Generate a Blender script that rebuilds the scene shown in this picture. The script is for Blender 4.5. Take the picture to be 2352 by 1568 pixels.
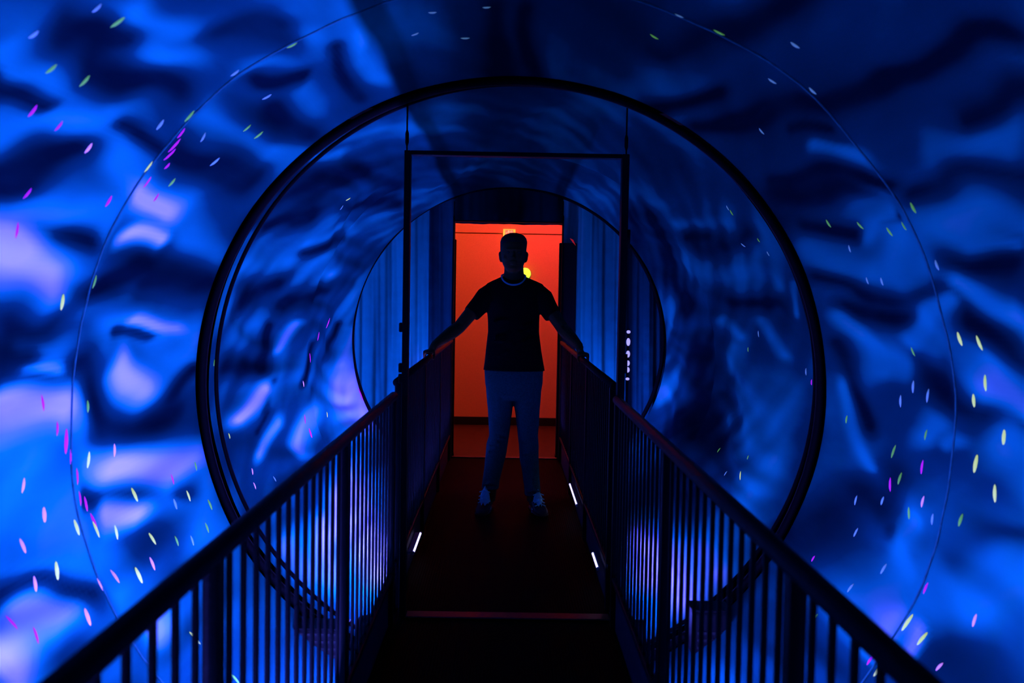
import bpy, bmesh, math, random
import numpy as np
from mathutils import Vector, Matrix
for o in list(bpy.data.objects): bpy.data.objects.remove(o)
S = bpy.context.scene; COL = S.collection
rnd = random.Random(7)

# ------------------------------------------------------------------ camera, world, exposure
cd = bpy.data.cameras.new('camera'); cam = bpy.data.objects.new('camera', cd); COL.objects.link(cam)
cd.lens = 35.0; cd.sensor_width = 36.0; cd.clip_start = 0.05; cd.clip_end = 100
R = math.radians
cam.matrix_world = (Matrix.Translation((0, 0, 1.37)) @ Matrix.Rotation(R(-0.32), 4, 'Z')
                    @ Matrix.Rotation(R(90 - 2.55), 4, 'X') @ Matrix.Rotation(R(1.0), 4, 'Z'))
cd.dof.use_dof = True; cd.dof.focus_distance = 6.3; cd.dof.aperture_fstop = 4.0
S.camera = cam
w = bpy.data.worlds.new('world'); S.world = w; w.use_nodes = True
w.node_tree.nodes['Background'].inputs[0].default_value = (0, 0, 0, 1)
w.node_tree.nodes['Background'].inputs[1].default_value = 0
S.view_settings.view_transform = 'Standard'; S.view_settings.look = 'None'
S.view_settings.gamma = 1; S.view_settings.exposure = 0; S.view_settings.use_curve_mapping = False
S.cycles.use_denoising = True
S.cycles.max_bounces = 6; S.cycles.diffuse_bounces = 4; S.cycles.glossy_bounces = 3
S.cycles.sample_clamp_indirect = 4.0

# lamp strengths: every lamp that lights the place (the lamps themselves are built below)
BLACKLIGHT = (0.085, 0.088, 1.0)
NEAR_LEFT, NEAR_RIGHT = 740.0, 440.0        # tubes outside the railings, first drum
FAR_LEFT, FAR_RIGHT, END_RIGHT = 520.0, 210.0, 850.0  # second drum; its right-hand lamps are brighter near the far doorway
TOE_LAMP = 2.4
RED_A, RED_B = 60.0, 20.0                 # ceiling lamps of the red room beyond

# ------------------------------------------------------------------ helpers
def mat(name, base=(.5, .5, .5), rough=.6, metal=0, spec=.3, emit=None, es=0, noise=0, nscale=30, bump=0):
    m = bpy.data.materials.new(name); m.use_nodes = True; nt = m.node_tree
    b = nt.nodes['Principled BSDF']
    b.inputs['Base Color'].default_value = (*base, 1); b.inputs['Roughness'].default_value = rough
    b.inputs['Metallic'].default_value = metal; b.inputs['Specular IOR Level'].default_value = spec
    if emit: b.inputs['Emission Color'].default_value = (*emit, 1); b.inputs['Emission Strength'].default_value = es
    if noise or bump:
        tc = nt.nodes.new('ShaderNodeTexCoord'); n = nt.nodes.new('ShaderNodeTexNoise')
        n.inputs['Scale'].default_value = nscale; n.inputs['Detail'].default_value = 5
        nt.links.new(tc.outputs['Object'], n.inputs['Vector'])
        if noise:
            r = nt.nodes.new('ShaderNodeValToRGB')
            r.color_ramp.elements[0].position = .3; r.color_ramp.elements[1].position = .7
            r.color_ramp.elements[0].color = (*[c * (1 - noise) for c in base], 1)
            r.color_ramp.elements[1].color = (*[min(1, c * (1 + noise)) for c in base], 1)
            nt.links.new(n.outputs['Fac'], r.inputs['Fac']); nt.links.new(r.outputs['Color'], b.inputs['Base Color'])
        if bump:
            bp = nt.nodes.new('ShaderNodeBump'); bp.inputs['Strength'].default_value = bump; bp.inputs['Distance'].default_value = .01
            nt.links.new(n.outputs['Fac'], bp.inputs['Height']); nt.links.new(bp.outputs['Normal'], b.inputs['Normal'])
    return m

def link(name, me, m=None, parent=None, smooth=False):
    o = bpy.data.objects.new(name, me); COL.objects.link(o)
    if m is not None and not me.materials: me.materials.append(m)
    if smooth:
        for p in me.polygons: p.use_smooth = True
    if parent is not None:
        o.parent = parent; o.matrix_parent_inverse = Matrix.Translation(parent.location).inverted()
    return o
def obj(name, bm, m=None, parent=None, smooth=False):
    bmesh.ops.recalc_face_normals(bm, faces=bm.faces)
    me = bpy.data.meshes.new(name); bm.to_mesh(me); bm.free()
    return link(name, me, m, parent, smooth)
def tag(o, label, cat, group=None):
    o['label'] = label; o['category'] = cat
    if group: o['group'] = group
    return o
def thing(name, loc, label, cat, group=None):
    o = bpy.data.objects.new(name, None); COL.objects.link(o); o.location = loc; o.empty_display_size = .1
    return tag(o, label, cat, group)
def structure(o, label=None):
    o['kind'] = 'structure'
    if label: o['label'] = label
    return o
def box(x0, x1, y0, y1, z0, z1, bev=0.0, bm=None, seg=2):
    bm = bm or bmesh.new()
    r = bmesh.ops.create_cube(bm, size=1)
    for v in r['verts']:
        v.co = Vector(((x0 + x1) / 2 + v.co.x * (x1 - x0), (y0 + y1) / 2 + v.co.y * (y1 - y0), (z0 + z1) / 2 + v.co.z * (z1 - z0)))
    if bev:
        es = list({e for v in r['verts'] for e in v.link_edges})
        bmesh.ops.bevel(bm, geom=es, offset=bev, segments=seg, affect='EDGES', profile=.5)
    return bm
def tube(pts, rad, n=10, bm=None, closed=False):
    bm = bm or bmesh.new(); pts = [Vector(p) for p in pts]; N = len(pts)
    rads = rad if isinstance(rad, (list, tuple)) else [rad] * N
    rings = []; prev = None
    for i, p in enumerate(pts):
        if closed: t = (pts[(i + 1) % N] - pts[i - 1]).normalized()
        else: t = (pts[min(i + 1, N - 1)] - pts[max(i - 1, 0)]).normalized()
        if prev is None:
            a = Vector((0, 0, 1)) if abs(t.z) < .9 else Vector((1, 0, 0)); u = t.cross(a).normalized()
        else: u = (prev - t * prev.dot(t)).normalized()
        prev = u; v = t.cross(u)
        rings.append([bm.verts.new(p + (u * math.cos(2 * math.pi * k / n) + v * math.sin(2 * math.pi * k / n)) * rads[i]) for k in range(n)])
    for i in range(N if closed else N - 1):
        a, b = rings[i], rings[(i + 1) % N]
        for k in range(n): bm.faces.new((a[k], a[(k + 1) % n], b[(k + 1) % n], b[k]))
    if not closed: bm.faces.new(rings[0][::-1]); bm.faces.new(rings[-1])
    return bm
def loft(rings, n=24, bm=None, power=2.0):       # rings: (cx, cy, z, rx, ry), upright sections
    bm = bm or bmesh.new(); R_ = []
    for cx, cy, z, rx, ry in rings:
        ring = []
        for k in range(n):
            a = 2 * math.pi * k / n; c, s = math.cos(a), math.sin(a)
            ring.append(bm.verts.new((cx + rx * math.copysign(abs(c) ** (2 / power), c), cy + ry * math.copysign(abs(s) ** (2 / power), s), z)))
        R_.append(ring)
    for a, b in zip(R_, R_[1:]):
        for k in range(n): bm.faces.new((a[k], a[(k + 1) % n], b[(k + 1) % n], b[k]))
    bm.faces.new(R_[0][::-1]); bm.faces.new(R_[-1])
    return bm
def ball(c, r, bm=None, u=14, v=9):
    bm = bm or bmesh.new(); rr = r if isinstance(r, (tuple, list)) else (r, r, r)
    q = bmesh.ops.create_uvsphere(bm, u_segments=u, v_segments=v, radius=1)
    for x in q['verts']: x.co = Vector((c[0] + x.co.x * rr[0], c[1] + x.co.y * rr[1], c[2] + x.co.z * rr[2]))
    return bm
def fuse(bm, voxel, smooth=4):                    # overlapping closed shapes -> one continuous skin
    bmesh.ops.recalc_face_normals(bm, faces=bm.faces)
    me = bpy.data.meshes.new('t'); bm.to_mesh(me); bm.free()
    o = bpy.data.objects.new('t', me); COL.objects.link(o)
    r = o.modifiers.new('r', 'REMESH'); r.mode = 'VOXEL'; r.voxel_size = voxel
    s = o.modifiers.new('s', 'SMOOTH'); s.factor = .5; s.iterations = smooth
    dg = bpy.context.evaluated_depsgraph_get(); dg.update()
    out = bpy.data.meshes.new_from_object(o.evaluated_get(dg))
    bpy.data.objects.remove(o); out.materials.clear()
    return out

# ------------------------------------------------------------------ materials
M_black = mat('black_paint', (.003, .003, .0035), .5, spec=.12, bump=.15, nscale=120)
M_hoop = mat('hoop_black', (.002, .002, .0025), .65, spec=.05, bump=.1, nscale=60)
M_rubber = mat('black_rubber', (.0016, .0013, .0013), .65, spec=.02, noise=.3, nscale=80)
M_toe = mat('toe_board_paint', (.03, .035, .06), .5, spec=.3, noise=.25, nscale=25)
M_metal = mat('threshold_metal', (.07, .05, .05), .42, metal=1.0, noise=.3, nscale=60)
M_red = mat('room_wall_paint', (.85, .5, .13), .75, spec=.2, noise=.05, nscale=90, bump=.05)
M_roomfloor = mat('room_floor', (.04, .018, .003), .5, spec=.3, noise=.3, nscale=14)
M_room = mat('room_side_paint', (.35, .2, .18), .8, spec=.2, noise=.1, nscale=20)
M_skirt = mat('skirting_black', (.008, .008, .008), .6)
M_tube = mat('blacklight_tube', (.3, .3, .4), .3, emit=BLACKLIGHT, es=1)
M_white = mat('white_cap', (.6, .6, .62), .5, bump=.05)

# ------------------------------------------------------------------ the two cloth drums
AX, AZ, OVAL = 0.025, 0.985, 0.985
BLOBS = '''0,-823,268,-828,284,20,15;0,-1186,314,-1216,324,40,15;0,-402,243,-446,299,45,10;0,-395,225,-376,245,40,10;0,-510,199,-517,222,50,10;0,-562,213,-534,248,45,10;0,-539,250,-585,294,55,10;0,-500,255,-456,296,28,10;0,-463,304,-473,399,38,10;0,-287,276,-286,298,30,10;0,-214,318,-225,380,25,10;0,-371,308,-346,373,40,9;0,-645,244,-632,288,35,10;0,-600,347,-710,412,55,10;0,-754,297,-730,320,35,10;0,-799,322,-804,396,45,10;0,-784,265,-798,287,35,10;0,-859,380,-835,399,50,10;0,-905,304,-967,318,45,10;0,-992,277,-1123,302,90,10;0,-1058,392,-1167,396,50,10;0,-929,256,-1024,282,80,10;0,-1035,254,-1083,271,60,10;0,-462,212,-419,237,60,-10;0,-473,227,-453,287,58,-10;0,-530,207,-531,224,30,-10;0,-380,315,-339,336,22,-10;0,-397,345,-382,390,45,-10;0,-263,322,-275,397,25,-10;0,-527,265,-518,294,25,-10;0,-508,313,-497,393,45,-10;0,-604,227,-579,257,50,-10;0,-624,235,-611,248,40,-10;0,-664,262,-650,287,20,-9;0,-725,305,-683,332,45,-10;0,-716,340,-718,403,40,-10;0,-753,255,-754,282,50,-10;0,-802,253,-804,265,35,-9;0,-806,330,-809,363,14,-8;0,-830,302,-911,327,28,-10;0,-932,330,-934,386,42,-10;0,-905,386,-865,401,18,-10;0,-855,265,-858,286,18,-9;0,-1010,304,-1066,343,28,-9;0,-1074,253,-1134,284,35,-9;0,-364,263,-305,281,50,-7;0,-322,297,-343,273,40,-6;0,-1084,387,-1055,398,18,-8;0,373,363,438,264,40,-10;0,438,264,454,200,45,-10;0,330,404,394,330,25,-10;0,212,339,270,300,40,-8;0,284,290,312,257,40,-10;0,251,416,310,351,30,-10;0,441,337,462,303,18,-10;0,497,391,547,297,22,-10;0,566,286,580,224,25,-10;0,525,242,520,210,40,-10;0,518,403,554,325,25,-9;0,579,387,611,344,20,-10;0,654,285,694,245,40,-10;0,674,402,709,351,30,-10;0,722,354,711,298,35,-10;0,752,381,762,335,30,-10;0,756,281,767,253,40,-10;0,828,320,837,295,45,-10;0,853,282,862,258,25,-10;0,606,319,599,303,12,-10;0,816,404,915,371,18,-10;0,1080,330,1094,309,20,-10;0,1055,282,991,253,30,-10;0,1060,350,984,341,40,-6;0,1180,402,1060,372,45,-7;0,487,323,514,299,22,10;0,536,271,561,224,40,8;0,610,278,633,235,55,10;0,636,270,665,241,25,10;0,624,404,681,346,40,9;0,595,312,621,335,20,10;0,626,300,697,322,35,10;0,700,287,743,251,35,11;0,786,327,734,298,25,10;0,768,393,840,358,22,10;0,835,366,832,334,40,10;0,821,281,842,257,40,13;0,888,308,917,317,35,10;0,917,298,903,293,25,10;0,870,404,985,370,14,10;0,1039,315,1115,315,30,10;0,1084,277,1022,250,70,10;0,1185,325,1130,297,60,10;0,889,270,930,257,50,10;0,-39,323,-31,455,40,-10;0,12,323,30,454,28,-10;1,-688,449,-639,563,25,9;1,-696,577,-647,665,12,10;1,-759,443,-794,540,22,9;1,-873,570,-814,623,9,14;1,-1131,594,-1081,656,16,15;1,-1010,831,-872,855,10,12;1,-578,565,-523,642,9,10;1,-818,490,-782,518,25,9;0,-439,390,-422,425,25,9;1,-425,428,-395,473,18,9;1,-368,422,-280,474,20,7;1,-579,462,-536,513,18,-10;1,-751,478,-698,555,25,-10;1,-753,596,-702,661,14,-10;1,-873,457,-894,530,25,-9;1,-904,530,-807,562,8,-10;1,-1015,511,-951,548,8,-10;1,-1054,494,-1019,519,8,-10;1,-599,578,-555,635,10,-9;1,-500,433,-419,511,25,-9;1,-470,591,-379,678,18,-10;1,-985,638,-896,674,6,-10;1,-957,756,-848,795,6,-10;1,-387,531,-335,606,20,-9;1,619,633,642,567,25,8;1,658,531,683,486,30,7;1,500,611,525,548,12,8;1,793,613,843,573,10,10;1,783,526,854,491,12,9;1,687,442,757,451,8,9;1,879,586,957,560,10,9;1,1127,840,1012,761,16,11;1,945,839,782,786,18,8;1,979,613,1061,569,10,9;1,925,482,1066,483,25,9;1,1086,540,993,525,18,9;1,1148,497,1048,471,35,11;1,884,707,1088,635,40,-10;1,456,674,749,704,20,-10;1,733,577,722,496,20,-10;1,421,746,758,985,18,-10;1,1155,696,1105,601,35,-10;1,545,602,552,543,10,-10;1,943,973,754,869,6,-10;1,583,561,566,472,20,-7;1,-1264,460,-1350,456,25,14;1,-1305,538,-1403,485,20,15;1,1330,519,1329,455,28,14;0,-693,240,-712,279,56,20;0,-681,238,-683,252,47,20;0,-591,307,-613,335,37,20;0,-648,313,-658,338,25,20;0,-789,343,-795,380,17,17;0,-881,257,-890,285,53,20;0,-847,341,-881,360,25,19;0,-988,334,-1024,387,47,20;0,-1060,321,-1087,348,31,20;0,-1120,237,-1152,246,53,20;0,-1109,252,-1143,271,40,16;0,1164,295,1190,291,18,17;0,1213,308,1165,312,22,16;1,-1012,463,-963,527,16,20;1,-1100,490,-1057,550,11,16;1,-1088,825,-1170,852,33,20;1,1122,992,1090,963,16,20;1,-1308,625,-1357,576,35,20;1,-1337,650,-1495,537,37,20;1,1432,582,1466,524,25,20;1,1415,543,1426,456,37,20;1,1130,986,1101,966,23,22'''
FLECKS = '''g0,-422,225,44;g0,-494,218,33;g0,-490,234,37;g0,-307,297,36;b0,-386,293,32;g0,-466,294,46;b0,-495,285,37;g0,-439,344,38;g0,-438,358,44;y0,-550,295,45;g0,-562,325,37;b0,-507,340,45;b0,-386,339,39;b0,-483,317,36;b0,-422,213,28;b0,-472,201,26;m0,-541,227,36;m0,-546,242,32;m0,-510,301,58;m0,-525,305,53;m0,-491,298,39;m0,-610,287,38;m0,-625,246,34;m0,-573,307,46;p0,-558,263,35;m0,-542,312,27;m0,-590,322,34;m0,-666,248,43;g0,-717,298,44;y0,-745,281,47;g0,-889,307,40;y0,-965,312,55;p0,-966,333,47;y0,-1041,344,54;g0,-1043,401,42;y0,-1084,386,47;b0,-1085,373,46;g0,-1118,403,49;g0,-1149,391,45;b0,-1152,374,43;y0,-1041,293,51;y0,-1059,310,57;y0,-1077,323,51;y0,-1113,346,51;g0,-1137,361,41;y0,-1080,280,54;p0,-1011,282,47;p0,-1081,268,47;p0,-1128,311,52;y0,-1146,325,60;p0,-1123,295,47;p0,-1149,284,55;p0,-1034,268,47;p0,-966,271,45;p0,-1144,337,50;m0,-927,292,77;m0,-949,295,52;m0,-1022,309,59;m0,-1009,301,47;m0,-1048,311,63;m0,-979,300,53;m0,-1130,257,49;m0,-1103,250,48;m0,-870,277,49;m0,-907,286,45;m0,-1045,375,43;y0,-1268,330,58;g0,-1356,336,50;p0,-1198,280,49;y1,-449,563,34;b1,-476,568,35;m1,-823,719,82;m1,-858,679,65;m1,-1102,915,152;m1,-917,658,75;m1,-1119,628,82;y1,-1100,689,42;p1,-983,631,44;m1,-1077,622,65;b1,-1158,514,36;p1,-1114,480,34;p1,-1143,478,38;y1,-1022,456,28;g1,-868,439,31;g0,596,290,36;g0,593,369,36;g0,608,343,36;g0,626,323,40;g0,619,305,32;b0,675,290,33;b0,642,365,29;b0,695,357,28;b0,697,343,30;y0,773,288,45;y0,775,275,46;g0,803,333,35;y0,826,277,48;y0,852,286,43;b0,854,334,44;b0,880,345,45;b0,862,322,48;y0,888,269,49;g0,933,392,34;g0,915,318,36;g0,956,344,51;y0,929,281,54;y0,956,269,52;g0,989,332,44;g0,1031,322,51;g0,1005,285,40;b0,1021,302,37;b0,1034,346,36;b0,1054,368,39;b1,809,535,37;b1,868,446,35;m1,885,436,27;m0,961,318,50;m0,1004,339,50;p0,1005,311,38;y1,1138,516,50;b1,1157,547,33;y0,1158,293,62;y0,1163,283,49;y0,1229,292,59;g0,1245,349,40;p0,1176,268,30;b0,1121,328,43;b0,1172,338,38;b0,1100,361,41;p0,1108,267,40;m0,1176,381,27;m0,1107,293,38;m0,1229,299,39;g0,261,294,39;g0,531,213,32;b0,206,295,34;b0,360,314,33;b0,344,280,32;g0,192,326,34;b0,410,360,31;b0,401,293,31;b0,-46,329,29;b0,-82,359,35;b0,-121,329,29;b0,-154,350,31;g1,517,474,33;b1,505,476,29;g1,591,462,24;b1,625,464,28;b1,596,499,31;g1,850,557,29;g1,1122,587,36;g1,1093,517,27'''
WV = []
_r = np.random.RandomState(11)
for k in range(26):
    n = _r.randint(3, 19); WV.append((n, _r.uniform(-3.2, 3.2), _r.uniform(0, 6.28), 1.0 / (1.5 + n * .30)))
def folds(th, y, seed):
    f = np.zeros(np.broadcast(th, y).shape)
    for k, (n, m, p, a) in enumerate(WV):
        f = f + a * np.cos(n * th + m * y + p + seed * (k + 1) * 1.7)
    return f
def cloth_r(th, y, y0, y1, seed):
    t = np.clip((y - y0) / (y1 - y0), 0, 1)
    e = np.clip(np.minimum(t, 1 - t) * (y1 - y0) / .55, 0, 1); e = e * e * (3 - 2 * e)
    for ys in (2.95, 6.4):
        e = e * (1 - .85 * np.exp(-((y - ys) / .10) ** 2))
    f = folds(th, y, seed)
    return 1.318 + .022 * e + (.004 + .022 * e) * np.tanh(f * .8) + .006 * e * np.cos(41 * th + 2.5 * y + 2 * f)
def dye_light_field(th, y, far, seed):  # cloth pattern plus the light and dark of lit folds, painted as tone
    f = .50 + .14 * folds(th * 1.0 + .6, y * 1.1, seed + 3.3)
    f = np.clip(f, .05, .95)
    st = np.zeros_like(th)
    for k in range(9):                             # light and dark of winding folds, painted as streaks
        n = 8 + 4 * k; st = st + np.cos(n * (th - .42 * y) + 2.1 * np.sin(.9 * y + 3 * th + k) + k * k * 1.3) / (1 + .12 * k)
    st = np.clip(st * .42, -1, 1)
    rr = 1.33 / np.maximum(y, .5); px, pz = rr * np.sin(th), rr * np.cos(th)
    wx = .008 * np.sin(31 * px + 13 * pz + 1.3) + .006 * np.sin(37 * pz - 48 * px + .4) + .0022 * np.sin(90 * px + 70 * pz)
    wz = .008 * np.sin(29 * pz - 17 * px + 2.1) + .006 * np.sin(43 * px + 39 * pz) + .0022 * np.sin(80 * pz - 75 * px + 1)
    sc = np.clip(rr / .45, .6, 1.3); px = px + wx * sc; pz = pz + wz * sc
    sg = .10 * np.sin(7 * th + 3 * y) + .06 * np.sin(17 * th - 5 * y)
    for l in BLOBS.split(';'):  # patches painted in for lit folds, fold shadows and lamp hot spots
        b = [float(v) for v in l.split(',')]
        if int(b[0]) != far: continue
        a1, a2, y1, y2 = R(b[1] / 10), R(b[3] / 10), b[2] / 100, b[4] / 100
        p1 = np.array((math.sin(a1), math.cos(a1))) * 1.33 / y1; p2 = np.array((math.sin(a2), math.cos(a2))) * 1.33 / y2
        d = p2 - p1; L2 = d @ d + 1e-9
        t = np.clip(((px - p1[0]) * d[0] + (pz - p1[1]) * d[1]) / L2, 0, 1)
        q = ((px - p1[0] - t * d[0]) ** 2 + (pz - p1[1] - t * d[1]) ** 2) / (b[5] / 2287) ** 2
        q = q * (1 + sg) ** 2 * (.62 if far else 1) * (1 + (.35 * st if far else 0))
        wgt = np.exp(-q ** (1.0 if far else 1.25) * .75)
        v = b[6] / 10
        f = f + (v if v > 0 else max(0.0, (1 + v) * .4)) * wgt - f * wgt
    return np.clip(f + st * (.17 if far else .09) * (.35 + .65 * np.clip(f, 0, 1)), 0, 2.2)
def cloth_mat(name):
    m = bpy.data.materials.new(name); m.use_nodes = True; nt = m.node_tree; b = nt.nodes['Principled BSDF']
    b.inputs['Roughness'].default_value = .75; b.inputs['Specular IOR Level'].default_value = 0
    at = nt.nodes.new('ShaderNodeAttribute'); at.attribute_name = 'dye_and_light'
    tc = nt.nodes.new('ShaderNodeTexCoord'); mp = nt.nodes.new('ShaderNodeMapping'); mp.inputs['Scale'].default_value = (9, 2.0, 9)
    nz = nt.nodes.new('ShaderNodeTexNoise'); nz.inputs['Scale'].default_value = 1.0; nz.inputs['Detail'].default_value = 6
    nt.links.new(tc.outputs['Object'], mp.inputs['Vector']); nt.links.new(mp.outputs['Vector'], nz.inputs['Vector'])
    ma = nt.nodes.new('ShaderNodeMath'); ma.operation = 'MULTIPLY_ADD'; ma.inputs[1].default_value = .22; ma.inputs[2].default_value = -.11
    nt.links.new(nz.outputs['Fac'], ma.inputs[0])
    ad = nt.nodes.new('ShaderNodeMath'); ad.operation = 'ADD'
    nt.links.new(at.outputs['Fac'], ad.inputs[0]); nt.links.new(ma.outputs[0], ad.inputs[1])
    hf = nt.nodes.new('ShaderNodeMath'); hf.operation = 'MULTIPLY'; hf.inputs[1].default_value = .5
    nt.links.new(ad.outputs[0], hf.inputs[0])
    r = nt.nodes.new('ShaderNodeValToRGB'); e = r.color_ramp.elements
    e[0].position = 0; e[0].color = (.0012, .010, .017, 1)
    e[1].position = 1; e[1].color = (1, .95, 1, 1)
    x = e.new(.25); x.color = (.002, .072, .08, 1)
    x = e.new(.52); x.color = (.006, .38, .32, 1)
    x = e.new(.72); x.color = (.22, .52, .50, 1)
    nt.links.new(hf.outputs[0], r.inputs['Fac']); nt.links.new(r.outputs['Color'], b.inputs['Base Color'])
    return m
M_cloth = cloth_mat('drum_cloth_dye_and_light')
def surf(th, r, y): return AX + r * np.sin(th), y, AZ + r * np.cos(th) * OVAL
def make_drum(name, y0, y1, far, seed, label, nt_=560, ny=250):
    th = np.linspace(-math.pi, math.pi, nt_, endpoint=False)[None, :]; y = np.linspace(y0, y1, ny)[:, None]
    r = cloth_r(th, y, y0, y1, seed)
    X, Y, Z = surf(th, r, y + 0 * th)
    co = np.stack([X, Y, Z], -1).reshape(-1, 3)
    i = np.arange(nt_); ip = (i + 1) % nt_; k = np.arange(ny - 1)[:, None] * nt_
    F = np.stack([k + i, k + ip, k + nt_ + ip, k + nt_ + i], -1).reshape(-1, 4)
    me = bpy.data.meshes.new(name); me.vertices.add(len(co)); me.vertices.foreach_set('co', co.astype('f').ravel())
    me.loops.add(F.size); me.loops.foreach_set('vertex_index', F.astype('i').ravel())
    me.polygons.add(len(F)); me.polygons.foreach_set('loop_start', np.arange(0, F.size, 4, dtype='i'))
    me.polygons.foreach_set('use_smooth', np.ones(len(F), bool)); me.update()
    d = dye_light_field(th + 0 * y, y + 0 * th, far, seed).ravel()
    at = me.attributes.new('dye_and_light', 'FLOAT', 'POINT'); at.data.foreach_set('value', d.astype('f'))
    o = structure(link(name, me, M_cloth), label)
    return o
drums = [make_drum('wall_near', -.6, 4.148, 0, 0.0, 'blue mottled cloth drum around the near half of the footbridge'),
         make_drum('wall_far', 4.326, 8.34, 1, 2.1, 'blue mottled cloth drum beyond the large hoop, behind the man')]
SPAN = [(-.6, 4.148, 0.0), (4.326, 8.34, 2.1)]
# rope seams sewn into the cloth
M_seam = mat('seam_cord', (.004, .17, .16), .8, noise=.3, nscale=40)
for dr, ys in ((0, (2.95,)),):
    for y in ys:
        a, b, s = SPAN[dr]
        pts = []
        for k in range(140):
            t = 2 * math.pi * k / 140; r = float(cloth_r(np.array(t), np.array(y), a, b, s)) - .002
            pts.append(tuple(float(v) for v in surf(t, r, y)))
        obj('seam', tube(pts, .003, 6, closed=True), M_seam, drums[dr], True)
# paint flecks on the cloth
FC = {'g': ((.22, .75, .06), .20), 'y': ((.72, .95, .14), .55), 'm': ((.9, .02, .75), .34), 'p': ((1, .45, .9), .45), 'b': ((.25, .6, .55), .16)}
FM = {k: mat('fluorescent_paint_' + n, c, .7, emit=c, es=e) for (k, (c, e)), n in zip(FC.items(), ('green', 'yellow', 'magenta', 'pink', 'pale_blue'))}
def fleck_mesh(m):
    bm = bmesh.new(); n = 10
    bot = [bm.verts.new((math.cos(2 * math.pi * k / n), math.sin(2 * math.pi * k / n), 0)) for k in range(n)]
    top = [bm.verts.new((.55 * math.cos(2 * math.pi * k / n), .6 * math.sin(2 * math.pi * k / n), 1)) for k in range(n)]
    for k in range(n): bm.faces.new((bot[k], bot[(k + 1) % n], top[(k + 1) % n], top[k]))
    bm.faces.new(top); bm.faces.new(bot[::-1])
    me = bpy.data.meshes.new('paint_fleck'); bm.to_mesh(me); bm.free(); me.materials.append(m); return me
FME = {k: fleck_mesh(m) for k, m in FM.items()}
for l in FLECKS.split(';'):
    c = l[0]; far, t, y, L = [int(v) for v in l[1:].split(',')]
    t = R(t / 10); y /= 100; L /= 1000
    a, b, s = SPAN[far]; y = min(max(y, a + .02), b - .02)
    def P(t, y): return Vector([float(v) for v in surf(t, float(cloth_r(np.array(t), np.array(y), a, b, s)), y)])
    p = P(t, y); ex = (P(t + .01, y) - P(t - .01, y)).normalized(); ey = (P(t, y + .01) - P(t, y - .01)).normalized()
    nz = ex.cross(ey).normalized()
    if nz.dot(Vector((AX, y, AZ)) - p) < 0: nz = -nz
    wd = L * rnd.uniform(.13, .19) if c != 'm' else L * rnd.uniform(.08, .14)
    o = link('paint_fleck', FME[c], None, drums[far])
    o.matrix_parent_inverse = Matrix.Identity(4)
    sk = rnd.uniform(-.10, .10); ex2 = (ex + ey * sk).normalized(); ey2 = nz.cross(ex2)
    mm = Matrix((ex2 * L * .5, ey2 * wd * 1.0, nz * .003)).transposed().to_4x4(); mm.translation = p + nz * .0005
    o.matrix_local = mm

# ------------------------------------------------------------------ hoops
def hoop(y, r, rad, cx, cz, label, oval=OVAL):
    pts = [(cx + r * math.sin(2 * math.pi * k / 160), y, cz + r * math.cos(2 * math.pi * k / 160) * oval) for k in range(160)]
    bm = tube(pts, rad, 10, closed=True)
    o = obj('hoop', bm, M_hoop, None, True)
    tag(o, label, 'hoop', None)
    return o
hoop(4.17, 1.298, .017, .025, .985, 'large thick black hoop circling the doorway frame nearest the camera')
hoop(4.31, 1.300, .009, .045, 1.000, 'thin black hoop just behind the large thick hoop')
hoop(8.362, 1.308, .018, .012, 1.000, 'smaller distant black hoop around the red doorway behind the man')

# ------------------------------------------------------------------ bridge floor
fl = structure(obj('floor', box(-.47, .47, -.6, 8.42, -.09, 0, .004), M_rubber), 'black ribbed footbridge deck between the railings')
bm = bmesh.new()
xs = [-.455 + .0125 * i for i in range(74)]
for x in xs: box(x - .0035, x + .0035, -.55, 8.38, 0, .0035, 0, bm)
rb = obj('rib', bm, M_rubber, fl); rb['kind'] = 'stuff'
for y in (0.9, 3.0, 6.0, 7.6):
    obj('cross_beam', box(-.5, .5, y - .03, y + .03, -.2, -.09, .004), M_black, fl)
structure(obj('trim_1', box(-.41, .46, 4.16, 4.24, .0035, .013, .004), M_metal), 'metal threshold strip under the nearer doorway frame')
structure(obj('trim_2', box(-.45, .45, 8.38, 8.46, .0035, .013, .004), M_metal), 'metal threshold strip under the red doorway')

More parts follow.
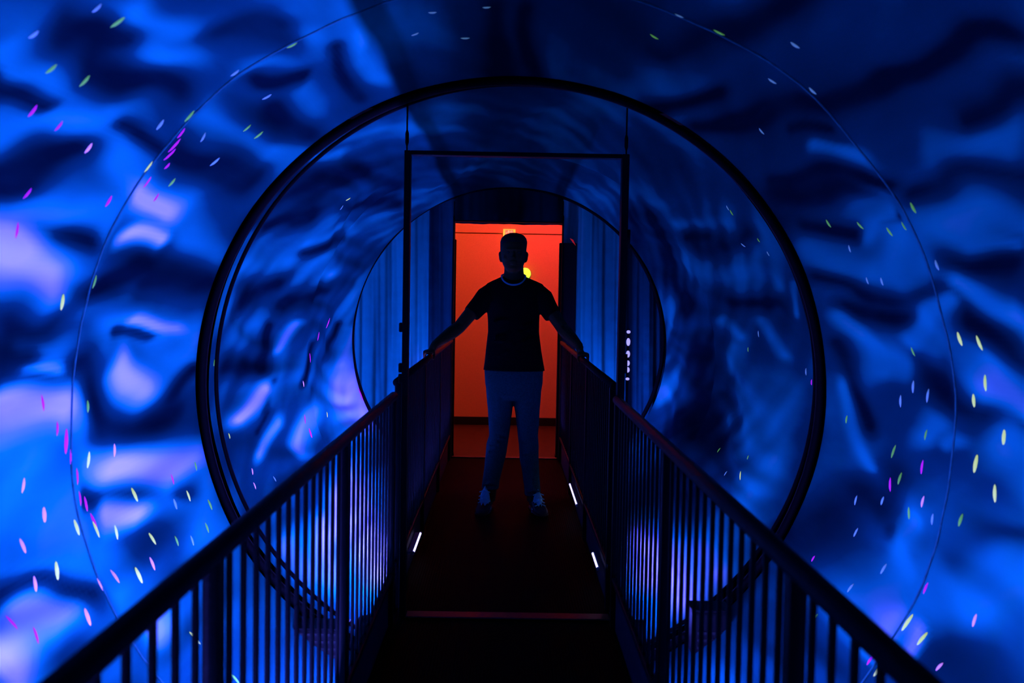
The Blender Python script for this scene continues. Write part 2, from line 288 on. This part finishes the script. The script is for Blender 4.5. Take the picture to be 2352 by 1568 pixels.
# ------------------------------------------------------------------ railings
def mesh_of(bm, m, name='m'):
    bmesh.ops.recalc_face_normals(bm, faces=bm.faces)
    me = bpy.data.meshes.new(name); bm.to_mesh(me); bm.free(); me.materials.append(m); return me
def railing(side, y0, y1, top, posts, label, pitch=.092):
    x = side * .466
    t = thing('railing', (x, y0, 0), label, 'railing', None)
    obj('top_rail', tube([(x, y0, top), (x, y1, top)], .0185, 16), M_black, t, True)
    for y in (y0, y1): obj('rail_cap', ball((x, y, top), (.0185, .006, .0185), None, 16, 8), M_black, t, True)
    obj('bottom_rail', box(x - .012, x + .012, y0, y1, .193, .215, .004), M_black, t)
    obj('toe_board', box(x - .004 + side * .010, x + .004 + side * .010, y0, y1, -.09, .193, .002), M_toe, t)
    pm = mesh_of(box(x - .014, x + .014, -.019, .019, 0, top - .005, .003), M_black, 'post')
    bmm = mesh_of(box(x - .0048, x + .0048, -.0065, .0065, 0.21, top - .008, .0012), M_black, 'baluster')
    pf = mesh_of(box(x - .035, x + .035 , -.035, .035, 0.0036, .012, .002), M_black, 'foot_plate')
    for p in posts:
        o = link('post', pm, None, t); o.matrix_parent_inverse = Matrix.Translation(t.location).inverted(); o.location = (0, p, 0)
    ps = sorted(posts)
    for a, b in zip([y0 - .02] + ps, ps + [y1 + .02]):
        n = round((b - a) / pitch)
        for k in range(1, n):
            o = link('baluster', bmm, None, t); o.matrix_parent_inverse = Matrix.Translation(t.location).inverted()
            o.location = (0, a + (b - a) * k / n, 0)
    return t
railing(-1, .25, 4.14, .949, (.30, 1.59, 2.88, 4.10), 'black railing on the left in the foreground, camera to nearer doorway')
railing(1, .25, 4.14, .949, (.30, 1.56, 2.83, 4.10), 'black railing on the right in the foreground, camera to nearer doorway')
railing(-1, 4.26, 8.32, .996, (4.32, 5.62, 6.93, 8.26), 'far black railing under the hand at the left of the picture')
railing(1, 4.26, 8.32, .996, (4.32, 5.62, 6.93, 8.26), 'far black railing under the hand at the right of the picture')

# ------------------------------------------------------------------ doorway frames
def frame(y, xl, xr, top, zh, label, wl, wr, ht):
    t = thing('door_frame', ((xl + xr) / 2, y, 0), label, 'door frame')
    obj('post', box(xl - wl, xl, y - .03, y + .03, 0, top + ht, .003), M_black, t)
    obj('post', box(xr, xr + wr, y - .03, y + .03, 0, top + ht, .003), M_black, t)
    obj('lintel', box(xl, xr, y - .025, y + .025, top, top + ht, .003), M_black, t)
    for x in (xl - wl * .7, xr + wr * .6):
        zt = zh(x)
        obj('hanger_rod', tube([(x, y, top + ht), (x, y, zt)], .0035, 8), M_black, t, True)
        obj('turnbuckle', tube([(x, y, zt - .18), (x, y, zt - .165), (x, y, zt - .13), (x, y, zt - .115)], [.004, .008, .008, .004], 8), M_black, t, True)
    return t
zh1 = lambda x: .985 + 1.29 * OVAL * math.sqrt(max(0, 1 - ((x - .025) / 1.29) ** 2))
f1 = frame(4.2, -.412, .470, 1.955, zh1, 'large thin black doorway frame standing at the thick hoop, nearer the camera', .026, .03, .018)
for z in (1.235, 1.02, 1.065): obj('latch', box(-.452, -.436, 4.17, 4.20, z - .02, z + .02, .005), M_black, f1)
for z in (1.62, 1.10): obj('hinge', tube([(.503, 4.17, z - .04), (.503, 4.17, z + .04)], .007, 8), M_black, f1, True)
f2 = frame(8.4, -.449, .452, 1.995, zh1, 'smaller black doorway frame behind the man, around the red opening', .012, .012, .012)

# black roller housings and platform where the two drums meet
def housing(x0, x1, y0, y1, z0, z1, label):
    t = thing('roller_housing', ((x0 + x1) / 2, (y0 + y1) / 2, z0), label, 'box')
    obj('casing', box(x0, x1, y0, y1, z0, z1, .012), M_black, t)
    obj('lid', box(x0 - .006, x1 + .006, y0 - .006, y1 + .006, z1, z1 + .012, .004), M_black, t)
    for k in range(4): obj('vent_slot', box(x0 + .02, x1 - .02, y0 - .004, y0 + .001, z0 + .06 + k * .03, z0 + .07 + k * .03), M_skirt, t)
    return t
housing(.78, .93, 4.0, 4.12, -.14, .10, 'black box low beside the hoop behind the right railing')
housing(-.84, -.64, 4.0, 4.12, -.17, -.0, 'black box low beside the hoop behind the left railing')
obj_p = obj('platform', box(-.62, .62, 4.2, 4.28, -.26, -.02, .01), M_black)
tag(obj_p, 'low black platform under the bridge below the nearer doorway frame', 'platform')

# ------------------------------------------------------------------ blacklight lamps
def lamp_mat(k, name):
    return mat(name, (.3, .3, .4), .3, emit=BLACKLIGHT, es=k)
def tube_lamp(x, z, y0, y1, m, label, side, group=None, rad=.013, light_blocker=0):
    t = thing('tube_lamp', (x, (y0 + y1) / 2, z), label, 'lamp', group)
    obj('tube', tube([(x, y0 + .02, z), (x, y1 - .02, z)], rad, 12), m, t, True)
    for y in (y0, y1 - .02): obj('end_cap', tube([(x, y, z), (x, y + .02, z)], rad * 1.25, 12), M_white, t, True)
    obj('batten', box(x - .012, x + .012, y0, y1, z - rad - .03, z - rad - .006, .003), M_black, t)
    if light_blocker: obj('light_blocker', box(min(side * .481, side * light_blocker), max(side * .481, side * light_blocker), y0, y1, z + .030, z + .034, .001), M_black, t)  # added unseen plate, keeps tube light off the upper right cloth
    for y in (y0 + .1, y1 - .1): obj('bracket', box(min(x, side * .478), max(x, side * .478), y - .01, y + .01, z - rad - .036, z - rad - .03), M_black, t)
    return t
for nm, side, ys, k in (('near left', -1, ((-.3, .9), (1.0, 2.2), (2.3, 3.9)), NEAR_LEFT), ('near right', 1, ((-.3, .9), (1.0, 2.2), (2.3, 3.9)), NEAR_RIGHT),
                        ('far left', -1, ((4.45, 6.2), (6.3, 8.2)), FAR_LEFT), ('far right', 1, ((4.45, 6.1),), FAR_RIGHT), ('end right', 1, ((7.45, 8.25),), END_RIGHT)):
    m = lamp_mat(k, 'blacklight_tube_' + nm.replace(' ', '_'))
    for y0, y1 in ys:
        sd = 'left' if side < 0 else 'right'
        hf = {'near': 'foreground railing', 'far': 'far railing', 'end': 'far railing near the red doorway'}[nm.split()[0]]
        n_ = ys.index((y0, y1)); od = ('single', 'nearer', 'farther')[0 if len(ys) == 1 else 1 + n_] if len(ys) < 3 else ('rearmost, nearest the camera', 'second', 'third')[n_]
        tube_lamp(side * .502, -.05, y0, y1, m, '%s violet blacklight tube low outside the %s %s' % (od, sd, hf), side, light_blocker=.512 if nm in ('near right', 'far right') else 0)
M_toelamp = mat('toe_lamp_tube', (.8, .8, .9), .3, emit=(.50, .45, 1.0), es=TOE_LAMP)
def toe_lamp(side, z, y0, y1, label):
    x = side * .442
    t = thing('strip_lamp', (x, (y0 + y1) / 2, z), label, 'lamp')
    obj('tube', tube([(x, y0, z), (x, y1, z)], .0065, 10), M_toelamp, t, True)
    obj('end_cap', tube([(x, y0 - .012, z), (x, y0, z)], .0085, 10), M_white, t, True)
    obj('end_cap', tube([(x, y1, z), (x, y1 + .012, z)], .0085, 10), M_white, t, True)
    obj('backing', box(min(x, side * .47), max(x, side * .4505), y0, y1, z - .006, z + .006), M_white, t)
    return t
toe_lamp(1, .124, 5.95, 6.62, 'glowing strip lamp on the right kickboard beside the man')
toe_lamp(1, .121, 4.56, 4.83, 'glowing strip lamp on the right kickboard just beyond the nearer doorway frame')
toe_lamp(-1, .103, 4.86, 5.26, 'glowing strip lamp on the left kickboard just beyond the nearer doorway frame')
# column of little lights behind the right post of the nearer frame
t = thing('light_string', (.533, 4.35, .95), 'short upright string of small glowing bulbs behind the right doorframe post', 'lights')
obj('wire', tube([(.532, 4.352, .94), (.5345, 4.352, 1.1), (.532, 4.352, 1.24)], .003, 6), M_black, t)
obj('stake', box(.528, .538, 4.354, 4.362, .0, 1.24), M_black, t)
for z, h in ((1.227, .007), (1.183, .017), (1.130, .015), (1.09, .012), (1.061, .012), (1.021, .006)):
    obj('bulb', ball((.533, 4.348, z), (.0085, .0085, h)), mat('bulb_glow', (.8, .8, .9), .3, emit=(.42, .38, 1.0), es=1.1), t, True)

# ------------------------------------------------------------------ end curtains around the red doorway
def curtain(name, x0, x1, y, zlo, zhi, label, nx, seed, freq):
    nx_, nz_ = nx, 60; vs = []; idx = {}; fs = []; rr = random.Random(seed); ph = [rr.uniform(0, 6.28) for _ in range(6)]
    for j in range(nz_ + 1):
        for i in range(nx_ + 1):
            x = x0 + (x1 - x0) * i / nx_; z = zlo + (zhi - zlo) * j / nz_
            d = math.hypot(x - AX, (z - AZ) / OVAL)
            if d > 1.42: continue
            dy = .028 * math.sin(freq * x + .9 * math.sin(1.3 * z + ph[0]) + ph[1]) + .016 * math.sin(freq * 2.3 * x + 1.2 * math.sin(1.9 * z + ph[2]) + ph[3]) + .008 * math.sin(freq * 4.9 * x + 2 * z + ph[4])
            idx[i, j] = len(vs); vs.append((x, y + dy, z))
    for j in range(nz_):
        for i in range(nx_):
            k = [(i, j), (i + 1, j), (i + 1, j + 1), (i, j + 1)]
            if all(q in idx for q in k): fs.append([idx[q] for q in k])
    me = bpy.data.meshes.new(name); me.from_pydata(vs, [], fs); me.update()
    dd = np.array([(.30 + .66 * max(0, min(1, (1.05 - v[0]) / .06)) if x0 > 0 else .98 if name == 'curtain' and v[0] < -.68 else .28) + .24 * math.sin(3.1 * v[0] + 1.7 * v[2] + ph[5]) * math.cos(9 * v[0] + ph[1]) for v in vs])  # brightly lit and dim zones of the curtains painted into their tone
    at = me.attributes.new('dye_and_light', 'FLOAT', 'POINT'); at.data.foreach_set('value', dd.astype('f'))
    o = link(name, me, M_cloth, None, True)
    md = o.modifiers.new('thickness', 'SOLIDIFY'); md.thickness = .003
    return tag(o, label, 'curtain')
curtain('curtain', -1.42, -.455, 8.58, -.42, 2.42, 'blue draped curtain to the left of the red doorway', 90, 3, 24)
curtain('curtain', .46, 1.46, 8.58, -.42, 2.42, 'blue draped curtain with long upright folds to the right of the red doorway', 96, 5, 26)
curtain('valance', -.46, .465, 8.54, 1.99, 2.42, 'dark blue cloth valance over the red doorway', 80, 8, 15)
def pillar(x0, x1, y0, y1, z1, label):
    t = thing('pillar', ((x0 + x1) / 2, (y0 + y1) / 2, 0), label, 'pillar')
    obj('column', box(x0, x1, y0, y1, 0, z1, .006), M_black, t)
    obj('base', box(x0 - .004, x1 + .004, y0 - .008, y1 + .004, 0, .03, .003), M_black, t)
    return t
pl = pillar(.435, .583, 8.44, 8.52, 1.835, 'wide black pillar against the right side of the red doorway')
M_glint = mat('red_glint', (.9, .03, .02), .5, emit=(1, .02, .02), es=.25)  # emission paints the red glint on the reflector
bm = bmesh.new(); q = [(.520, 1.875), (.548, 1.862), (.572, 1.812), (.545, 1.842)]
a = [bm.verts.new((x, 8.430, z)) for x, z in q]; b = [bm.verts.new((x, 8.436, z)) for x, z in q]
bm.faces.new(a); bm.faces.new(b[::-1])
for k in range(4): bm.faces.new((a[k], a[(k + 1) % 4], b[(k + 1) % 4], b[k]))
obj('red_reflector', bm, M_glint, pl)
pillar(-.470, -.438, 8.44, 8.50, 1.85, 'narrow black pillar against the left side of the red doorway')

# ------------------------------------------------------------------ the red room
WY = 10.62
wb = structure(obj('wall_back', box(-2.0, 2.0, WY, WY + .1, 0, 2.9), M_red), 'red lit wall of the room beyond the doorway')
for x0, x1 in ((-2.0, .018), (.021, 2.0)): obj('upper_panel', box(x0, x1, WY - .012, WY, 2.055, 2.9, .002), M_red, wb)
obj('ledge', box(-2.0, 2.0, WY - .0135, WY, 2.047, 2.055, .001), M_red, wb)
structure(obj('wall_left', box(-2.1, -2.0, 8.9, WY + .1, 0, 2.9), M_room))
structure(obj('wall_right', box(2.0, 2.1, 8.9, WY + .1, 0, 2.9), M_room))
structure(obj('ceiling', box(-2.1, 2.1, 8.8, WY + .1, 2.9, 3.0), M_room))
wf = structure(obj('wall_front', box(-2.1, -.5, 8.8, 8.9, -.4, 2.9), M_skirt), 'black partition behind the end curtains')
obj('panel', box(.5, 2.1, 8.8, 8.9, -.4, 2.9), M_skirt, wf); obj('panel', box(-.5, .5, 8.8, 8.9, 2.05, 2.9), M_skirt, wf)
structure(obj('floor', box(-2.1, 2.1, 8.46, WY + .1, -.1, 0), M_roomfloor), 'dull red floor of the room beyond the doorway')
structure(obj('baseboard_back', box(-2.0, 2.0, WY - .02, WY, 0, .085, .004), M_skirt), 'black skirting at the foot of the red wall')
def ceiling_lamp(x, y, col, k, label):
    t = thing('ceiling_lamp', (x, y, 2.9), label, 'lamp')
    obj('casing', tube([(x, y, 2.9), (x, y, 2.84)], .11, 20), M_white, t, True)
    obj('diffuser', tube([(x, y, 2.84), (x, y, 2.825)], .095, 20), mat('red_lamp', col, .4, emit=col, es=k), t)
    return t
ceiling_lamp(.35, 9.7, (1, .06, .14), RED_A * 6, 'red ceiling lamp above and behind the doorway, right one')
ceiling_lamp(-.9, 9.6, (1, .17, .005), RED_B * 6, 'orange red ceiling lamp above and behind the doorway, left one')
# exit sign: running figure pictogram
t = thing('exit_sign', (.012, WY - .02, 2.04), 'small yellow framed running man exit sign over the man\'s head on the red wall', 'sign')
M_sign = mat('sign_frame', (1, .75, .2), .5, emit=(1, .55, .05), es=.9)
M_sign2 = mat('sign_face', (1, .35, .25), .5, emit=(1, .16, .08), es=.75)
M_sign3 = mat('sign_figure', (1, .8, .6), .5, emit=(1, .5, .3), es=.8)
obj('face', box(-.055, .073, WY - .028, WY - .014, 1.985, 2.085), M_sign2, t)
for x0, x1, z0, z1 in ((-.055, -.034, 1.985, 2.088), (.055, .075, 1.985, 2.088), (-.034, .055, 2.079, 2.088), (-.034, .055, 1.985, 1.992)):
    obj('frame', box(x0, x1, WY - .034, WY - .027, z0, z1, .001), M_sign, t)
fg = bmesh.new(); yq = WY - .0315
ball((.002, yq, 2.068), (.007, .003, .007), fg, 10, 6)
for a, b in (((-.002, 2.060), (.012, 2.036)), ((.012, 2.036), (-.006, 2.024)), ((-.006, 2.024), (-.014, 2.004)), ((.012, 2.036), (.028, 2.02)), ((.028, 2.02), (.034, 1.998)),
             ((.0, 2.058), (-.018, 2.052)), ((-.018, 2.052), (-.024, 2.038)), ((.002, 2.056), (.022, 2.062)), ((.022, 2.062), (.036, 2.052))):
    tube([(a[0], yq, a[1]), (b[0], yq, b[1])], .0032, 6, fg)
obj('running_figure', fg, M_sign3, t)
for a in (0,):
    obj('arrow', tube([(.030, yq, 2.04), (.046, yq, 2.056), (.030, yq, 2.072)], .003, 6), M_sign3, t)
t = thing('round_lamp', (.185, WY - .03, 1.62), 'round yellow green glowing light beside the man\'s neck', 'light')
obj('lens', ball((.185, WY - .03, 1.622), (.062, .022, .062), None, 20, 12), mat('green_lens', (.6, 1, .1), .4, emit=(.55, 1.0, .05), es=1.1), t, True)
obj('bezel', tube([(.185 + .062 * math.cos(k * math.pi / 16), WY - .012, 1.622 + .062 * math.sin(k * math.pi / 16)) for k in range(32)], .006, 6, closed=True), M_room, t, True)

# ------------------------------------------------------------------ the man
PY = 6.35
M_skin = mat('skin', (.14, .045, .010), .55, spec=.3, noise=.08, nscale=60, bump=.05)
M_shirt = mat('black_t_shirt', (.004, .004, .004), .85, spec=.05, bump=.25, nscale=90)
M_jeans = mat('blue_jeans', (.02, .10, .10), .85, spec=.03, noise=.25, nscale=120, bump=.2)
M_hair = mat('dark_hair', (.010, .008, .007), .6, spec=.3, bump=.5, nscale=160)
M_shoe = mat('dark_shoe', (.012, .012, .014), .5, spec=.3, bump=.1, nscale=80)
M_sole = mat('dark_sole', (.02, .02, .022), .6)
M_pale = mat('white_fabric', (.30, .92, 1.0), .8, spec=.1, bump=.2, nscale=200)
M_band = mat('pale_neckband', (.55, .85, .95), .8, spec=.1, bump=.2, nscale=200)
man = thing('person', (.045, PY, 0), 'man in black T-shirt and jeans standing in the doorway, arms out to both railings', 'person')
hx = .035
b = bmesh.new()
loft([(hx, 6.345, 1.772, .018, .02), (hx, 6.343, 1.765, .042, .052), (hx, 6.34, 1.742, .063, .082), (hx, 6.338, 1.71, .074, .096), (hx, 6.336, 1.67, .079, .102),
      (hx, 6.334, 1.635, .078, .099), (hx, 6.328, 1.60, .073, .091), (hx, 6.316, 1.575, .066, .080), (hx, 6.300, 1.552, .054, .066), (hx, 6.290, 1.537, .040, .050), (hx, 6.285, 1.530, .02, .026)], 28, b, 2.15)
loft([(hx + .004, 6.352, 1.62, .058, .062), (hx + .004, 6.350, 1.57, .0605, .062), (.040, 6.352, 1.53, .062, .064), (.04, 6.358, 1.49, .07, .068), (.042, 6.362, 1.45, .11, .075)], 24, b)
# face: brow, nose, lips, chin, cheeks, ears
ball((hx, 6.243, 1.668), (.052, .016, .010), b); ball((hx, 6.233, 1.635), (.010, .014, .024), b); ball((hx, 6.224, 1.618), (.014, .018, .011), b)
ball((hx, 6.234, 1.5915), (.024, .011, .0055), b); ball((hx, 6.235, 1.580), (.020, .011, .0055), b); ball((hx, 6.246, 1.550), (.024, .018, .014), b)
for s in (-1, 1):
    ball((hx + s * .040, 6.268, 1.614), (.026, .020, .026), b)
    ball((hx + s * .083, 6.350, 1.628), (.009, .020, .032), b); ball((hx + s * .086, 6.355, 1.640), (.009, .017, .018), b); ball((hx + s * .079, 6.342, 1.600), (.007, .010, .011), b)
loft([(.043, 6.36, 1.47, .10, .075), (.045, 6.36, 1.43, .155, .09), (.045, 6.355, 1.36, .160, .105), (.04, 6.35, 1.28, .148, .105), (.045, 6.35, 1.15, .146, .098), (.047, 6.35, 1.04, .155, .10), (.05, 6.352, .93, .165, .10), (.05, 6.355, .82, .155, .10), (.053, 6.355, .74, .12, .09)], 28, b)
for cx, pts in ((-1, [(-.034, .74, .07), (-.033, .62, .064), (-.036, .49, .05), (-.052, .38, .052), (-.084, .17, .04), (-.092, .06, .038)]), (1, [(.142, .74, .07), (.141, .62, .064), (.148, .49, .05), (.157, .36, .05), (.182, .17, .04), (.187, .06, .038)])):
    loft([(x, 6.355, z, r, r * 1.05) for x, z, r in pts], 18, b)
for s in (-1, 1):                                   # arms and hands: left (s=-1) and right as seen
    sh = Vector((-.125 if s < 0 else .208, 6.35, 1.395))
    el = Vector((-.298, 6.235, 1.176)) if s < 0 else Vector((.353, 6.235, 1.176))
    wr = Vector((-.437, 6.075, 1.072)) if s < 0 else Vector((.447, 6.075, 1.076))
    tube([sh, sh.lerp(el, .35), sh.lerp(el, .75), el, el.lerp(wr, .25), el.lerp(wr, .6), el.lerp(wr, .88), wr], [.040, .047, .043, .040, .042, .036, .028, .026], 14, b)
    X = s * .466; top = 1.0128
    # palm lies on the rail, knuckles to the outside
    pm = Vector((X + s * .002, 6.035, top + .017))
    tube([wr, Vector((X - s * .018, 6.052, top + .040)), Vector((X - s * .005, 6.045, top + .024))], [.025, .022, .016], 12, b)
    ball(pm, (.038, .044, .0155), b)
    for k in range(4):                              # fingers curl over the outer edge of the rail
        fy = 6.068 - k * .021; ln = (.86, 1.0, .94, .76)[k]
        p0 = Vector((X + s * .014, fy, top + .014)); p1 = Vector((X + s * (.012 + .020 * ln), fy - .003, top + .006)); p2 = Vector((X + s * .030, fy - .004, top - .018 * ln)); p3 = Vector((X + s * .022, fy - .004, top - .038 * ln))
        tube([p0, p1, p2, p3], [.0092, .0086, .0080, .0066], 10, b); ball(p3, .0066, b, 10, 6); ball(p1, .0088, b, 10, 6)
    q0 = Vector((X - s * .012, 6.075, top + .022)); q1 = Vector((X - s * .026, 6.050, top + .008)); q2 = Vector((X - s * .0295, 6.020, top - .008)); q3 = Vector((X - s * .0275, 6.002, top - .024))
    tube([q0, q1, q2, q3], [.012, .0105, .0092, .0078], 10, b); ball(q3, .0078, b, 10, 6)
body = link('body', fuse(b, .0048, 3), M_skin, man, True)
M_eye = mat('eye', (.05, .05, .05), .4)
for s in (-1, 1): obj('eye', ball((hx + s * .031, 6.247, 1.650), (.012, .010, .008)), M_eye, man, True)
# hair: short, fuller on top
b = bmesh.new()
loft([(hx, 6.392, 1.60, .060, .045), (hx, 6.385, 1.635, .078, .062), (hx - .001, 6.372, 1.665, .083, .078), (hx, 6.352, 1.695, .085, .096), (hx + .001, 6.345, 1.72, .086, .102), (hx + .001, 6.343, 1.745, .078, .094), (hx + .002, 6.343, 1.765, .058, .068), (hx, 6.345, 1.777, .022, .03)], 26, b)
for k in range(46):
    a = rnd.uniform(0, 6.28); rr = rnd.uniform(.2, 1) ** .5
    x = hx + .070 * rr * math.cos(a); y = 6.338 + .085 * rr * math.sin(a); z = 1.772 - .040 * rr ** 3
    tube([(x, y, z - .015), (x + rnd.uniform(-.006, .008), y - .008, z + rnd.uniform(.001, .007))], [.010, .004], 6, b)
link('hair', fuse(b, .005, 2), M_hair, man, True)
# T-shirt
b = bmesh.new()
loft([(.040, 6.372, 1.506, .066, .058), (.042, 6.372, 1.490, .100, .070), (.045, 6.368, 1.474, .138, .082), (.048, 6.36, 1.455, .178, .094), (.050, 6.357, 1.42, .195, .105), (.046, 6.352, 1.36, .186, .118), (.041, 6.35, 1.285, .168, .122), (.043, 6.35, 1.22, .164, .120), (.044, 6.35, 1.15, .163, .116), (.046, 6.35, 1.04, .176, .118), (.050, 6.35, .96, .187, .122), (.052, 6.35, .903, .196, .126)], 36, b, 2.2)
for s, hem, sh in ((-1, Vector((-.224, 6.285, 1.259)), Vector((-.105, 6.352, 1.395))), (1, Vector((.291, 6.285, 1.255)), Vector((.205, 6.352, 1.392)))):
    tube([sh.lerp(Vector((.045, 6.352, 1.405)), .55), sh.lerp(Vector((.045, 6.352, 1.40)), .12), sh.lerp(hem, .25), sh.lerp(hem, .6), hem], [.05, .072, .072, .062, .056], 20, b)
for k in range(14):                                # soft wrinkles
    z = rnd.uniform(.93, 1.25); x = .045 + rnd.uniform(-.07, .07)
    tube([(x - .06, 6.250, z - .02), (x, 6.238, z + rnd.uniform(-.015, .015)), (x + .06, 6.250, z + .02)], [.008, .014, .008], 8, b)
shirt = link('t_shirt', fuse(b, .0065, 3), M_shirt, man, True)
pts = [(.038 + .075 * math.cos(2 * math.pi * k / 48), 6.340 + .086 * math.sin(2 * math.pi * k / 48), 1.504 + (.057 if k > 24 else .018) * math.sin(2 * math.pi * k / 48)) for k in range(48)]
nb = obj('neckband', tube(pts, .0058, 10, closed=True), M_band, shirt, True); nb['label'] = 'pale blue neckband'
# jeans
b = bmesh.new()
loft([(.05, 6.352, .935, .180, .112), (.05, 6.352, .90, .188, .118), (.052, 6.353, .82, .184, .120), (.053, 6.354, .75, .172, .112), (.053, 6.355, .715, .14, .095)], 30, b, 2.3)
for pts in ([(-.036, .80, .092), (-.034, .70, .084), (-.033, .65, .079), (-.035, .56, .071), (-.036, .485, .064), (-.049, .43, .069), (-.054, .37, .067), (-.068, .28, .060), (-.084, .19, .055), (-.089, .138, .056)],
            [(.138, .80, .092), (.141, .70, .084), (.141, .65, .080), (.146, .56, .072), (.148, .485, .065), (.155, .42, .064), (.158, .345, .062), (.170, .25, .055), (.182, .15, .052), (.186, .10, .054)]):
    loft([(x, 6.355, z, r, r * 1.12) for x, z, r in pts], 22, b)
for x, z in ((-.035, .47), (-.06, .40), (-.05, .44), (.15, .46), (.158, .38), (-.088, .18), (.185, .14)):
    tube([(x - .05, 6.292, z - .01), (x, 6.282, z + .008), (x + .05, 6.292, z - .006)], [.005, .013, .005], 6, b)
jeans = link('jeans', fuse(b, .0065, 3), M_jeans, man, True)
for s in (-1, 1):
    obj('pocket_seam', tube([(.05 + s * .165, 6.275, .86), (.05 + s * .13, 6.246, .885), (.05 + s * .10, 6.238, .89)], .0022, 6), M_jeans, jeans)
# shoes
for s, cx, ang, zt in ((-1, -.105, R(-8), .0), (1, .200, R(10), .0)):
    def W(u, v, z): return Vector((cx + u * math.cos(ang) - v * math.sin(ang) * -1 * 1.0, 6.40 - v * math.cos(ang) + u * math.sin(ang), z))
    sec = [(-.035, .030, .075), (0, .038, .085), (.05, .040, .09), (.10, .041, .085), (.15, .045, .066), (.20, .046, .050), (.245, .038, .040), (.27, .018, .028)]
    def shell(scale, z0, top):
        bm = bmesh.new(); rings = []
        for v, hw, h in sec:
            h = h if top else .024; rg = []
            for k in range(14):
                a = 2 * math.pi * k / 14; rg.append(bm.verts.new(W(hw * scale * math.cos(a), v, z0 + max(0, (h - z0) * (.5 + .5 * math.sin(a))))))
            rings.append(rg)
        for A, B_ in zip(rings, rings[1:]):
            for k in range(14): bm.faces.new((A[k], A[(k + 1) % 14], B_[(k + 1) % 14], B_[k]))
        bm.faces.new(rings[0][::-1]); bm.faces.new(rings[-1]); return bm
    sh = obj('shoe', shell(1, .012, True), M_shoe, man, True)
    obj('sole', shell(1.06, .0036, False), M_sole, sh, True)
    tg = bmesh.new()
    prof = [(.098, .168), (.112, .142), (.130, .116), (.152, .094), (.178, .076)] if s < 0 else [(.098, .150), (.112, .126), (.130, .104), (.152, .086), (.178, .072)]
    rings = []
    for v, z in prof:
        rings.append([tg.verts.new(W(u, v, z - abs(u) * 3.2 * abs(u) / .03)) for u in (-.036, -.022, 0, .022, .036)])
    for A, B_ in zip(rings, rings[1:]):
        for k in range(4): tg.faces.new((A[k], A[k + 1], B_[k + 1], B_[k]))
    o = obj('tongue', tg, M_pale, sh, True); md = o.modifiers.new('thickness', 'SOLIDIFY'); md.thickness = .006; o['label'] = 'pale tongue and laces'
    lc = bmesh.new()
    for k in range(4):
        v = .116 + k * .019; z = (.140, .116, .098, .082)[k] - (.014 if s > 0 else 0)
        tube([W(-.034, v, z - .012), W(0, v + .006, z + .004), W(.034, v, z - .012)], .0035, 6, lc)
    obj('lace', lc, M_pale, sh)
